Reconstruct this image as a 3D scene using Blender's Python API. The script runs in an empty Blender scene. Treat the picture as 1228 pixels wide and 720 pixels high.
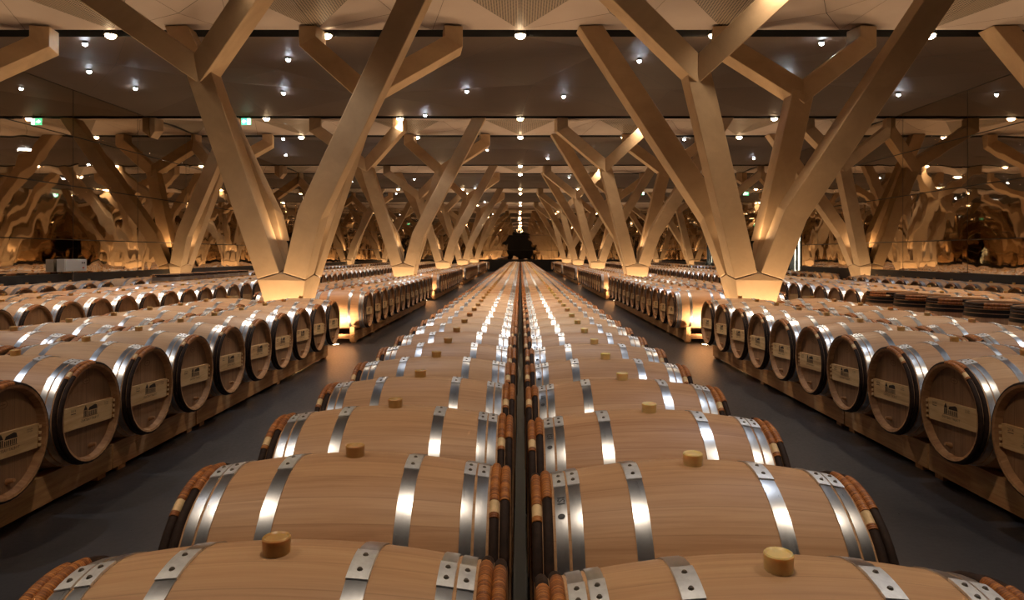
import bpy, bmesh, math, random
from mathutils import Vector, Matrix
rnd = random.Random(7)
PI = math.pi
SC = bpy.context.scene
COL = SC.collection

# ------------------------------------------------------------------ dimensions (metres; x right, y away, z up)
F_PX = 850.0
CAM_Z = 1.5
BAY = 11.15                      # distance from one tree column to the next along the hall
TREE_X = 3.62
WALL_X = 10.85
CEIL = 5.49
Y_END = 61.5
Y_NEAR = -5.0
PITCH = 0.70
ZC = 0.5385                       # axis height of a lying barrel
N_BAY = 5

# ------------------------------------------------------------------ materials
def srgb(r, g, b):
    f = lambda c: (c/255/12.92) if c/255 <= 0.04045 else ((c/255+0.055)/1.055)**2.4
    return (f(r), f(g), f(b), 1)

class NT:
    def __init__(s, name):
        s.m = bpy.data.materials.new(name); s.m.use_nodes = True
        s.t = s.m.node_tree; s.b = s.t.nodes['Principled BSDF']
    def n(s, typ, **kw):
        x = s.t.nodes.new(typ)
        for k, v in kw.items(): setattr(x, k, v)
        return x
    def l(s, a, b): s.t.links.new(a, b)
    def val(s, sock, v):
        if hasattr(v, 'is_linked') or isinstance(v, bpy.types.NodeSocket): s.l(v, sock)
        else: sock.default_value = v
    def math(s, op, a, b=0.0):
        x = s.n('ShaderNodeMath', operation=op); s.val(x.inputs[0], a); s.val(x.inputs[1], b); return x.outputs[0]
    def comb(s, x, y, z):
        c = s.n('ShaderNodeCombineXYZ')
        for i, v in enumerate((x, y, z)): s.val(c.inputs[i], v)
        return c.outputs[0]
    def noise(s, vec, scale=1, detail=3, rough=0.5, dist=0.0):
        x = s.n('ShaderNodeTexNoise'); s.l(vec, x.inputs['Vector']); x.inputs['Scale'].default_value = scale
        x.inputs['Detail'].default_value = detail; x.inputs['Roughness'].default_value = rough; x.inputs['Distortion'].default_value = dist
        return x.outputs['Fac']
    def ramp(s, fac, *stops):
        x = s.n('ShaderNodeValToRGB'); s.l(fac, x.inputs[0])
        e = x.color_ramp.elements
        while len(e) < len(stops): e.new(0.5)
        for el, (p, c) in zip(e, stops): el.position = p; el.color = c
        return x.outputs[0]
    def mix(s, fac, a, b, mode='MIX'):
        x = s.n('ShaderNodeMix', data_type='RGBA', blend_type=mode)
        s.val(x.inputs[0], fac); s.val(x.inputs[6], a); s.val(x.inputs[7], b); return x.outputs[2]
    def bump(s, h, strength, dist):
        x = s.n('ShaderNodeBump'); s.l(h, x.inputs['Height']); x.inputs['Strength'].default_value = strength
        x.inputs['Distance'].default_value = dist; s.l(x.outputs[0], s.b.inputs['Normal']); return x
    def set(s, **kw):
        for k, v in kw.items(): s.val(s.b.inputs[k.replace('_', ' ')], v)
        return s

def g(v): return (v, v, v, 1)

def mat_staves():
    k = NT('oak_staves')
    uv = k.n('ShaderNodeUVMap'); sp = k.n('ShaderNodeSeparateXYZ'); k.l(uv.outputs[0], sp.inputs[0])
    oi = k.n('ShaderNodeObjectInfo'); R = oi.outputs['Random']
    u, v = sp.outputs[0], sp.outputs[1]
    off = k.math('MULTIPLY', R, 37.0)
    us = k.math('ADD', k.math('MULTIPLY', u, 27.0), k.math('MULTIPLY', R, 0.9))
    fl = k.math('FLOOR', us); fr = k.math('FRACT', us)
    wn = k.n('ShaderNodeTexWhiteNoise', noise_dimensions='3D'); k.l(k.comb(fl, off, k.math('FLOOR', k.math('ADD', v, 0.5))), wn.inputs['Vector'])
    grain = k.noise(k.comb(k.math('MULTIPLY', us, 5.0), k.math('ADD', k.math('MULTIPLY', v, 2.2), k.math('MULTIPLY', wn.outputs[0], 9.0)), off), 1.0, 5, 0.6, 0.6)
    fine = k.noise(k.comb(k.math('MULTIPLY', us, 30.0), k.math('MULTIPLY', v, 5.0), off), 1.0, 2, 0.5)
    c = k.ramp(grain, (0.28, srgb(154, 114, 82)), (0.5, srgb(186, 146, 110)), (0.75, srgb(206, 170, 132)))
    c = k.mix(0.3, c, k.ramp(wn.outputs[0], (0, srgb(150, 103, 70)), (0.5, srgb(186, 139, 98)), (1, srgb(212, 170, 126))))
    c = k.mix(k.math('MULTIPLY', fine, 0.30), c, srgb(120, 80, 54))
    seam = k.math('GREATER_THAN', k.math('ABSOLUTE', k.math('SUBTRACT', fr, 0.5)), 0.483)
    c = k.mix(k.math('MULTIPLY', seam, 0.35), c, srgb(96, 60, 38))
    c = k.mix(0.22, c, k.mix(R, srgb(168, 116, 82), srgb(206, 170, 128)))
    k.set(Base_Color=c, Roughness=0.5); k.b.inputs['Specular IOR Level'].default_value = 0.35
    k.bump(grain, 0.12, 0.004)
    return k.m

def mat_wood(name, dark, mid, light, axis='x', rough=0.6, plank=0.0):
    k = NT(name)
    tc = k.n('ShaderNodeTexCoord'); sp = k.n('ShaderNodeSeparateXYZ'); k.l(tc.outputs['Object'], sp.inputs[0])
    R = k.n('ShaderNodeObjectInfo').outputs['Random']
    a = {'x': (1.5, 22, 22), 'y': (22, 1.5, 22), 'z': (22, 22, 1.5)}[axis]
    vec = k.comb(*[k.math('MULTIPLY', sp.outputs[i], a[i]) for i in range(3)])
    off = k.comb(k.math('MULTIPLY', R, 31.0), k.math('MULTIPLY', R, 17.0), 0.0)
    va = k.n('ShaderNodeVectorMath', operation='ADD'); k.l(vec, va.inputs[0]); k.l(off, va.inputs[1])
    gr = k.noise(va.outputs[0], 1.0, 4, 0.6, 1.2)
    c = k.ramp(gr, (0.3, dark), (0.5, mid), (0.72, light))
    if plank:
        ps = k.math('MULTIPLY', sp.outputs[1], 1.0/plank); fr = k.math('FRACT', ps)
        wn = k.n('ShaderNodeTexWhiteNoise', noise_dimensions='2D'); k.l(k.comb(k.math('FLOOR', ps), R, 0.0), wn.inputs['Vector'])
        c = k.mix(0.35, c, k.mix(wn.outputs[0], dark, light))
        seam = k.math('GREATER_THAN', k.math('ABSOLUTE', k.math('SUBTRACT', fr, 0.5)), 0.485)
        c = k.mix(k.math('MULTIPLY', seam, 0.6), c, srgb(50, 30, 18))
    c = k.mix(0.2, c, k.mix(R, dark, light))
    k.set(Base_Color=c, Roughness=rough); k.bump(gr, 0.1, 0.003)
    return k.m

def mat_steel():
    k = NT('galvanised_steel')
    tc = k.n('ShaderNodeTexCoord'); R = k.n('ShaderNodeObjectInfo').outputs['Random']
    sp = k.n('ShaderNodeSeparateXYZ'); k.l(tc.outputs['Object'], sp.inputs[0])
    vec = k.comb(k.math('MULTIPLY', sp.outputs[0], 260.0), k.math('ADD', k.math('MULTIPLY', sp.outputs[1], 9.0), k.math('MULTIPLY', R, 20.0)), k.math('MULTIPLY', sp.outputs[2], 9.0))
    n = k.noise(vec, 1.0, 3, 0.6)
    n2 = k.noise(tc.outputs['Object'], 14.0, 3, 0.6)
    c = k.mix(n2, srgb(170, 172, 178), srgb(222, 224, 230))
    ro = k.math('ADD', 0.24, k.math('MULTIPLY', n, 0.12))
    k.set(Base_Color=c, Metallic=1.0, Roughness=ro); k.bump(n, 0.02, 0.001)
    return k.m

def mat_plain(name, col, rough=0.6, metal=0.0, spec=0.5, var=0.0, scale=8.0, bump=0.0):
    k = NT(name); k.set(Base_Color=col, Roughness=rough, Metallic=metal); k.b.inputs['Specular IOR Level'].default_value = spec
    if var:
        tc = k.n('ShaderNodeTexCoord'); n = k.noise(tc.outputs['Object'], scale, 5, 0.6)
        d = tuple(x*(1-var) for x in col[:3])+(1,); u = tuple(min(1, x*(1+var)) for x in col[:3])+(1,)
        k.set(Base_Color=k.ramp(n, (0.3, d), (0.7, u)))
        if bump: k.bump(n, bump, 0.01)
    return k.m

def mat_osier():
    k = NT('osier_wrapping')
    uv = k.n('ShaderNodeUVMap'); sp = k.n('ShaderNodeSeparateXYZ'); k.l(uv.outputs[0], sp.inputs[0])
    R = k.n('ShaderNodeObjectInfo').outputs['Random']
    w = k.math('MULTIPLY', sp.outputs[0], 340.0)
    fr = k.math('ABSOLUTE', k.math('SUBTRACT', k.math('FRACT', w), 0.5))
    wn = k.n('ShaderNodeTexWhiteNoise', noise_dimensions='2D'); k.l(k.comb(k.math('FLOOR', w), R, 0.0), wn.inputs['Vector'])
    c = k.ramp(wn.outputs[0], (0, srgb(122, 66, 24)), (0.5, srgb(158, 92, 36)), (1, srgb(188, 118, 52)))
    c = k.mix(k.math('MULTIPLY', k.math('GREATER_THAN', fr, 0.4), 0.6), c, srgb(60, 26, 10))
    k.set(Base_Color=c, Roughness=0.5)
    h = k.math('SUBTRACT', 0.25, k.math('MULTIPLY', fr, fr)); k.bump(h, 0.6, 0.006)
    return k.m

def mat_concrete():
    k = NT('pale_concrete')
    tc = k.n('ShaderNodeTexCoord'); o = tc.outputs['Object']
    n1 = k.noise(o, 1.3, 5, 0.6, 0.6); n2 = k.noise(o, 16.0, 4, 0.6)
    c = k.ramp(n1, (0.3, srgb(158, 130, 98)), (0.7, srgb(186, 156, 120)))
    c = k.mix(k.math('MULTIPLY', n2, 0.25), c, srgb(132, 108, 78))
    k.set(Base_Color=c, Roughness=0.62); k.bump(n2, 0.08, 0.006)
    k.b.inputs['Specular IOR Level'].default_value = 0.4
    return k.m

def mat_mirror():
    k = NT('polished_bronze_steel')
    tc = k.n('ShaderNodeTexCoord'); o = tc.outputs['Object']
    sp = k.n('ShaderNodeSeparateXYZ'); k.l(o, sp.inputs[0])
    R = k.n('ShaderNodeObjectInfo').outputs['Random']
    # broad dents, one pattern per sheet
    wn = k.n('ShaderNodeTexWhiteNoise', noise_dimensions='2D')
    k.l(k.comb(k.math('FLOOR', k.math('DIVIDE', sp.outputs[1], 2.9)), k.math('FLOOR', k.math('DIVIDE', k.math('SUBTRACT', sp.outputs[2], 0.55), 1.3)), 0.0), wn.inputs['Vector'])
    va = k.n('ShaderNodeVectorMath', operation='ADD'); k.l(o, va.inputs[0]); k.l(k.comb(k.math('MULTIPLY', wn.outputs[0], 40.0), 0.0, 0.0), va.inputs[1])
    n = k.noise(va.outputs[0], 0.75, 1, 0.4, 0.4)
    n2 = k.noise(va.outputs[0], 2.2, 1, 0.4)
    h = k.math('ADD', n, k.math('MULTIPLY', n2, 0.10))
    fall = k.n('ShaderNodeMapRange'); k.l(sp.outputs[2], fall.inputs[0]); fall.inputs[1].default_value = 1.0; fall.inputs[2].default_value = 4.4; fall.inputs[3].default_value = 1.0; fall.inputs[4].default_value = 0.3
    h = k.math('MULTIPLY', h, fall.outputs[0])
    k.set(Base_Color=srgb(214, 200, 180), Metallic=1.0, Roughness=0.02); k.bump(h, 1.0, 0.014)
    return k.m

def mat_floor():
    k = NT('dark_slate_floor')
    tc = k.n('ShaderNodeTexCoord'); o = tc.outputs['Object']
    n = k.noise(o, 0.9, 6, 0.65, 0.5); n2 = k.noise(o, 30.0, 4, 0.7)
    c = k.ramp(n, (0.3, srgb(44, 42, 43)), (0.7, srgb(66, 63, 63)))
    c = k.mix(k.math('MULTIPLY', n2, 0.3), c, srgb(34, 34, 38))
    sp = k.n('ShaderNodeSeparateXYZ'); k.l(o, sp.inputs[0])
    gx = k.math('GREATER_THAN', k.math('ABSOLUTE', k.math('SUBTRACT', k.math('FRACT', k.math('DIVIDE', k.math('ADD', sp.outputs[0], 20.0), 1.2)), 0.5)), 0.4975)
    gy = k.math('GREATER_THAN', k.math('ABSOLUTE', k.math('SUBTRACT', k.math('FRACT', k.math('DIVIDE', k.math('ADD', sp.outputs[1], 20.0), 1.2)), 0.5)), 0.4975)
    c = k.mix(k.math('MULTIPLY', k.math('MAXIMUM', gx, gy), 0.5), c, srgb(24, 24, 27))
    ro = k.math('ADD', 0.2, k.math('MULTIPLY', n2, 0.25))
    k.set(Base_Color=c, Roughness=ro); k.bump(n2, 0.12, 0.006)
    return k.m

def mat_perforated():
    k = NT('perforated_ceiling_sheet')
    tc = k.n('ShaderNodeTexCoord'); sp = k.n('ShaderNodeSeparateXYZ'); k.l(tc.outputs['Object'], sp.inputs[0])
    fx = k.math('ABSOLUTE', k.math('SUBTRACT', k.math('FRACT', k.math('MULTIPLY', sp.outputs[0], 22.0)), 0.5))
    fy = k.math('ABSOLUTE', k.math('SUBTRACT', k.math('FRACT', k.math('MULTIPLY', sp.outputs[1], 22.0)), 0.5))
    hole = k.math('LESS_THAN', k.math('ADD', k.math('MULTIPLY', fx, fx), k.math('MULTIPLY', fy, fy)), 0.11)
    k.set(Base_Color=k.mix(hole, srgb(150, 132, 112), srgb(14, 12, 11)), Roughness=0.5)
    return k.m

def mat_emit(name, col, strength):
    k = NT(name); k.set(Base_Color=(0.02, 0.02, 0.02, 1)); k.b.inputs['Emission Color'].default_value = col
    k.b.inputs['Emission Strength'].default_value = strength
    try: k.m.cycles.emission_sampling = 'NONE'
    except Exception: pass
    return k.m

M = dict(
    staves=mat_staves(), steel=mat_steel(), osier=mat_osier(),
    head=mat_wood('oak_head', srgb(112, 80, 54), srgb(140, 104, 72), srgb(164, 126, 90), 'z', 0.6, 0.085),
    chime=mat_wood('oak_chime', srgb(140, 96, 60), srgb(172, 124, 82), srgb(196, 150, 104), 'x', 0.65),
    board=mat_wood('pine_label_board', srgb(176, 132, 86), srgb(214, 174, 122), srgb(230, 198, 148), 'y', 0.6),
    ink=mat_plain('burnt_lettering', srgb(52, 36, 24), 0.8),
    chestnut=mat_plain('dark_chestnut_bark', srgb(44, 29, 22), 0.7, spec=0.2, var=0.4, scale=30, bump=0.3),
    splice=mat_plain('bare_split_wood', srgb(208, 176, 130), 0.6, var=0.15, scale=40),
    bung_amber=mat_plain('amber_bung', srgb(186, 146, 88), 0.35, var=0.1, scale=20),
    bung_wax=mat_plain('waxy_bung', srgb(226, 198, 140), 0.35, var=0.1, scale=20),
    beam=mat_wood('pine_beam', srgb(168, 116, 70), srgb(202, 152, 100), srgb(220, 176, 122), 'y', 0.65),
    beam_x=mat_wood('pine_crossboard', srgb(140, 92, 52), srgb(176, 124, 76), srgb(198, 150, 98), 'x', 0.65),
    concrete=mat_concrete(), mirror=mat_mirror(), floor=mat_floor(), perforated=mat_perforated(),
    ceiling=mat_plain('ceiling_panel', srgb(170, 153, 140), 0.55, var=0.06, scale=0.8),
    field=mat_plain('shade_toned_ceiling_panel', srgb(80, 66, 56), 0.62, spec=0.15, var=0.08, scale=0.7),  # ceiling panels between the lit bands, coloured darker to stand for their shade
    slot=mat_plain('black_slot', srgb(20, 18, 17), 0.7),
    black=mat_plain('black_plinth', srgb(14, 13, 13), 0.45),
    dark_metal=mat_plain('dark_metal', srgb(34, 33, 33), 0.4, 0.6),
    lamp_metal=mat_plain('lamp_metal', srgb(120, 112, 104), 0.35, 0.8),
    warm=mat_emit('warm_lamp_lens', (1.0, 0.72, 0.42, 1), 60),
    cool=mat_emit('cool_lamp_lens', (0.82, 0.9, 1.0, 1), 150),
    ground=mat_emit('floor_lamp_lens', (1.0, 0.78, 0.48, 1), 25),
    exit_green=mat_emit('exit_green', (0.1, 0.75, 0.38, 1), 2.5),
    exit_white=mat_emit('exit_white', (0.8, 1.0, 0.9, 1), 6),
    box=mat_plain('grey_enamel', srgb(196, 190, 180), 0.45), white=mat_plain('white_wall_paint', srgb(232, 226, 212), 0.7),
    red=mat_plain('red_switch', srgb(190, 60, 40), 0.4),
)
def mat_glass():
    k = NT('clear_glass'); k.set(Base_Color=(0.95, 1, 0.97, 1), Roughness=0.0); k.b.inputs['Transmission Weight'].default_value = 1.0; k.b.inputs['IOR'].default_value = 1.05
    return k.m
M['glass'] = mat_glass()
for q in ('bung_amber', 'bung_wax'):
    p = M[q].node_tree.nodes['Principled BSDF']; p.inputs['Subsurface Weight'].default_value = 0.8; p.inputs['Subsurface Radius'].default_value = (1, .6, .25); p.inputs['Subsurface Scale'].default_value = 0.02

# ------------------------------------------------------------------ mesh builder
class MB:
    def __init__(s): s.v = []; s.uv = []; s.f = []; s.m = []; s.s = []; s.mats = []
    def mi(s, m):
        if m not in s.mats: s.mats.append(m)
        return s.mats.index(m)
    def add(s, verts, faces, m, smooth=False, uvs=None):
        b = len(s.v); s.v += [tuple(p) for p in verts]; s.uv += (uvs if uvs else [(0, 0)]*len(verts))
        i = s.mi(m)
        for f in faces: s.f.append(tuple(b+k for k in f)); s.m.append(i); s.s.append(smooth)
    def box(s, x0, x1, y0, y1, z0, z1, m, M4=None):
        p = [Vector(c) for c in ((x0,y0,z0),(x1,y0,z0),(x1,y1,z0),(x0,y1,z0),(x0,y0,z1),(x1,y0,z1),(x1,y1,z1),(x0,y1,z1))]
        if M4: p = [M4 @ q for q in p]
        s.add(p, [(0,3,2,1),(4,5,6,7),(0,1,5,4),(1,2,6,5),(2,3,7,6),(3,0,4,7)], m)
    def rev(s, prof, m, n=40, a0=-PI, a1=PI, caps=False, smooth=True):
        """revolve (x, r) about the x axis; angle 0 = top, positive towards the viewer (-y)"""
        vs, us, fs = [], [], []
        P = len(prof)
        for i in range(n+1):
            a = a0+(a1-a0)*i/n
            for x, r in prof:
                vs.append((x, -r*math.sin(a), r*math.cos(a))); us.append((a/(2*PI), x))
        for i in range(n):
            for j in range(P-1): fs.append((i*P+j, (i+1)*P+j, (i+1)*P+j+1, i*P+j+1))
        s.add(vs, fs, m, smooth, us)
        if caps:
            s.add(vs[:P], [tuple(range(P))], m, False, us[:P]); s.add(vs[-P:], [tuple(reversed(range(P)))], m, False, us[-P:])
    def cyl(s, c, axis, r0, r1, h, m, n=16, cap0=True, cap1=True, smooth=True):
        ax = Vector(axis).normalized(); q = ax.orthogonal().normalized(); w = ax.cross(q); c = Vector(c)
        vs = []
        for r, t in ((r0, 0), (r1, h)):
            for i in range(n):
                a = 2*PI*i/n; vs.append(c+ax*t+(q*math.cos(a)+w*math.sin(a))*r)
        s.add(vs, [(i, (i+1) % n, n+(i+1) % n, n+i) for i in range(n)], m, smooth)
        if cap0: s.add(vs[:n], [tuple(reversed(range(n)))], m)
        if cap1: s.add(vs[n:], [tuple(range(n))], m)
    def merge(s, o, T):
        """append a copy of another builder moved by matrix T"""
        b = len(s.v); s.v += [tuple(T @ Vector(p)) for p in o.v]
        dv = float(rnd.randint(0, 60))
        s.uv += [(u, w+dv) for u, w in o.uv]
        mp = [s.mi(m) for m in o.mats]
        for f, m, sm in zip(o.f, o.m, o.s): s.f.append(tuple(b+k for k in f)); s.m.append(mp[m]); s.s.append(sm)
    def mesh(s, name):
        me = bpy.data.meshes.new(name); me.from_pydata(s.v, [], s.f)
        for m in s.mats: me.materials.append(m)
        me.polygons.foreach_set('material_index', s.m); me.polygons.foreach_set('use_smooth', s.s)
        uvl = me.uv_layers.new(name='UVMap')
        idx = [0]*len(me.loops); me.loops.foreach_get('vertex_index', idx)
        flat = [c for i in idx for c in s.uv[i]]
        uvl.data.foreach_set('uv', flat)
        me.update(); return me
    def build(s, name, parent=None, recalc=False):
        me = s.mesh(name)
        if recalc:
            bm = bmesh.new(); bm.from_mesh(me); bmesh.ops.recalc_face_normals(bm, faces=bm.faces); bm.to_mesh(me); bm.free()
        o = bpy.data.objects.new(name, me); COL.objects.link(o)
        if parent: o.parent = parent
        return o

def tag(o, label=None, cat=None, group=None, kind=None):
    for k, v in (('label', label), ('category', cat), ('group', group), ('kind', kind)):
        if v: o[k] = v
    return o
def empty(name, loc=(0, 0, 0), rz=0.0):
    o = bpy.data.objects.new(name, None); COL.objects.link(o); o.location = loc; o.rotation_euler = (0, 0, rz); o.empty_display_size = 0.2
    return o
KIDS = {}
def kids(o):
    if o.name not in KIDS: KIDS[o.name] = list(o.children)
    return KIDS[o.name]
def copy_tree(o, parent=None):
    c = o.copy(); COL.objects.link(c)
    if parent: c.parent = parent
    for ch in kids(o): copy_tree(ch, c)
    return c

ONES = ['', 'first', 'second', 'third', 'fourth', 'fifth', 'sixth', 'seventh', 'eighth', 'ninth', 'tenth', 'eleventh', 'twelfth', 'thirteenth', 'fourteenth',
        'fifteenth', 'sixteenth', 'seventeenth', 'eighteenth', 'nineteenth']
TENS = {2: ('twentieth', 'twenty'), 3: ('thirtieth', 'thirty'), 4: ('fortieth', 'forty'), 5: ('fiftieth', 'fifty'), 6: ('sixtieth', 'sixty')}
def nth(n):
    if n < 20: return ONES[n]
    t, o = divmod(n, 10)
    return TENS[t][0] if o == 0 else TENS[t][1]+'-'+ONES[o]

# ------------------------------------------------------------------ the barrel
HL, RB, RE = 0.475, 0.345, 0.290
def rad(x): return RB-(RB-RE)*abs(x/HL)**1.9
HOOPS = [(-0.412, -0.380), (-0.372, -0.340), (-0.207, -0.165), (0.165, 0.207), (0.340, 0.372), (0.380, 0.412)]
CHEST = [-0.461, -0.432, 0.432, 0.461]

def p_body(n=44, k=18):
    b = MB(); b.rev([(-HL+2*HL*i/k, rad(-HL+2*HL*i/k)) for i in range(k+1)], M['staves'], n)
    for s in (-1, 1):
        pr = [(s*HL, RE), (s*(HL-0.004), 0.276), (s*0.430, 0.266)]
        for q in (pr[:2], pr[1:]): b.rev(q if s > 0 else q[::-1], M['chime'], n)
    return b
def p_hoop(x0, x1, n=44, detail=True):
    b = MB(); t = 0.003; r0, r1 = rad(x0), rad(x1)
    for q in ([(x0, r0-0.002), (x0, r0+t)], [(x0, r0+t), ((x0+x1)/2, rad((x0+x1)/2)+t+0.0004), (x1, r1+t)], [(x1, r1+t), (x1, r1-0.002)]): b.rev(q, M['steel'], n)
    if detail:   # lapped end with two rivets, on top
        a0, a1 = (-0.06, 0.26) if abs(x0) < 0.3 else (-0.04, 0.24)
        for q in ([(x0-.001, r0), (x0-.001, r0+t+.0035)], [(x0-.001, r0+t+.0035), (x1+.001, r1+t+.0035)], [(x1+.001, r1+t+.0035), (x1+.001, r1)]): b.rev(q, M['zinc'], 6, a0, a1)
        for a in (a0, a1):
            q = [(x0-.001, r0), (x0-.001, r0+t+.0035), (x1+.001, r1+t+.0035), (x1+.001, r1)]
            b.add([(x, -r*math.sin(a), r*math.cos(a)) for x, r in q], [(0, 1, 2, 3)], M['zinc'])
        xm, rm = (x0+x1)/2, (r0+r1)/2+t+.003
        for a in (a0+.08, a1-.08):
            c = Vector((xm, -rm*math.sin(a), rm*math.cos(a))); ax = Vector((0, -math.sin(a), math.cos(a)))
            b.cyl(c, ax, .0065, .004, .004, M['lamp_metal'], 8, False, True)
    return b
def chest_prof(xc, w, h, out=0.0):
    r = rad(xc)-0.003; return [(xc+w/2*math.cos(PI-PI*i/6), r+out+h*math.sin(PI*i/6)) for i in range(7)]
def p_chestnut(xc, n=44):
    b = MB(); b.rev(chest_prof(xc, 0.0285, 0.015), M['chestnut'], n); return b
def p_binding(xc, a0, a1):
    b = MB()
    b.rev(chest_prof(xc, 0.0300, 0.0168, 0.001), M['osier'], 14, a0, a1, True)
    if (abs(xc) > 0.45) == (xc > 0): return b
    e = a1+0.15
    b.rev(chest_prof(xc, 0.0288, 0.0158, 0.0005), M['splice'], 4, a1-.01, e, True)
    b.rev(chest_prof(xc, 0.0296, 0.0165, 0.001), M['osier'], 3, e-.02, e+.03, True)
    return b
def p_head(s, n=44, mark=True):
    b = MB(); x = s*0.433
    vs = [(x, 0, 0)]+[(x, -0.2685*math.sin(2*PI*i/n), 0.2685*math.cos(2*PI*i/n)) for i in range(n)]
    b.add(vs, [(0, 1+(i+1) % n, 1+i) if s < 0 else (0, 1+i, 1+(i+1) % n) for i in range(n)], M['head'])
    if mark:    # faint oval stamp near the top
        X = x+s*0.0008; pts = []
        for i in range(20):
            a = 2*PI*i/20
            for k in (1, 0.86): pts.append((X, 0.036*k*math.cos(a), 0.19+0.021*k*math.sin(a)))
        b.add(pts, [(2*i, 2*i+1, (2*i+3) % 40, (2*i+2) % 40) for i in range(20)], M['chime_ink'])
        b.box(X-.0002, X+.0002, -.018, .018, .188, .192, M['chime_ink'])
    return b
M['zinc'] = mat_plain('bright_zinc_plate', srgb(236, 238, 242), 0.5, 1.0, var=0.1, scale=60)
M['chime_ink'] = mat_plain('faint_stamp', srgb(104, 70, 46), 0.7)

def text_faces(txt, size):
    cu = bpy.data.curves.new('lettering', 'FONT'); cu.body = txt; cu.size = size; cu.align_x = 'CENTER'; cu.align_y = 'CENTER'; cu.resolution_u = 1
    o = bpy.data.objects.new('lettering', cu); COL.objects.link(o)
    dg = bpy.context.evaluated_depsgraph_get(); me = bpy.data.meshes.new_from_object(o.evaluated_get(dg))
    vs = [(v.co.x, v.co.y) for v in me.vertices]; fs = [tuple(p.vertices) for p in me.polygons]
    bpy.data.objects.remove(o); bpy.data.curves.remove(cu); bpy.data.meshes.remove(me)
    return vs, fs
TXT = text_faces('CHATEAU TALBOT', 0.0165)
TXT2 = text_faces('2014', 0.018)
TXT3 = text_faces('ST-JULIEN', 0.008)

def p_board(s, detail=True):
    """pale cross board let into the head, with burnt-in picture and lettering; s = +1/-1: which end"""
    b = MB(); x0, x1 = s*0.434, s*0.456; xa, xb = min(x0, x1), max(x0, x1)
    z0, z1 = -0.078, 0.052
    tilt = Matrix.Rotation(-0.05, 4, 'X')
    yl = lambda z: math.sqrt(0.2665**2-z*z)-0.012
    # outline follows the round head
    L = [(-yl(z0), z0), (yl(z0)-.012, z0), (yl(z1)-.012, z1), (-yl(z1), z1)]
    n = len(L); vs = [tilt @ Vector((xa, y, z)) for y, z in L]+[tilt @ Vector((xb, y, z)) for y, z in L]
    b.add(vs, [tuple(range(n)), tuple(range(2*n-1, n-1, -1))]+[(i, n+i, n+(i+1) % n, (i+1) % n) for i in range(n)], M['board'])
    if not detail: return b
    X = s*0.4566
    def put(vs2, fs, cx, cz):   # (right, up) seen from outside the head
        b.add([tilt @ Vector((X, s*(cx+p), cz+q)) for p, q in vs2], [f if s > 0 else tuple(reversed(f)) for f in fs], M['ink'])
    R = lambda x0, x1, y0, y1: ([(x0, y0), (x1, y0), (x1, y1), (x0, y1)], [(0, 1, 2, 3)])
    zc = 0.010; cx = 0.0
    raw = put
    def put(v, f, cx, cz, k=1.3): raw([(p*k, q*k) for p, q in v], f, cx, cz)
    # a long low building with a steep tower
    put([(-.052, .006), (-.022, .006), (-.037, .030)], [(0, 1, 2)], cx, zc)
    for k in range(3): put(*R(-.050+.010*k, -.043+.010*k, -.022, .004), cx, zc)
    put([(-.016, .002), (.056, .002), (.050, .020), (.036, .024), (-.008, .016)], [(0, 1, 2, 3, 4)], cx, zc)
    for k in range(7): put(*R(-.016+.0104*k, -.010+.0104*k, -.022, -.002), cx, zc)
    put(*R(-.056, .058, -.0255, -.0235), cx, zc)
    put(TXT[0], TXT[1], cx, zc-.051)
    put(TXT2[0], TXT2[1], -.165, .030)
    put(*R(-.188, -.142, .012, .016), 0, 0, 1)
    put(TXT3[0], TXT3[1], .165, .034); put(TXT3[0], TXT3[1], .165, .022)
    return b
def p_peg(y, z, s):
    b = MB(); b.cyl((s*0.434, y, z), (s, 0, 0), 0.009, 0.007, 0.022, M['chime'], 10, False); return b
def p_cleats(s):
    """four small wedges at the far end of the cross board"""
    b = MB(); tilt = Matrix.Rotation(-0.05, 4, 'X')
    for k in range(4): b.box(min(s*.434, s*.462), max(s*.434, s*.462), 0.232, 0.252, -0.072+0.033*k, -0.057+0.033*k, M['board'], tilt)
    return b
def p_spigot(s):
    b = MB(); b.cyl((s*0.433, 0.03, -0.212), (s, 0, 0.25), 0.016, 0.010, 0.04, M['chime'], 12, False); return b
def p_bung(m, n=18):
    b = MB(); z = RB-0.006
    b.cyl((0, 0, z), (0, 0, 1), 0.0275, 0.029, 0.036, m, n, False, False)
    b.cyl((0, 0, z+.036), (0, 0, 1), 0.029, 0.0265, 0.003, m, n, False, False)
    b.cyl((0, 0, z+.039), (0, 0, 1), 0.0265, 0.022, -0.003, m, n, False, True)
    return b

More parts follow.
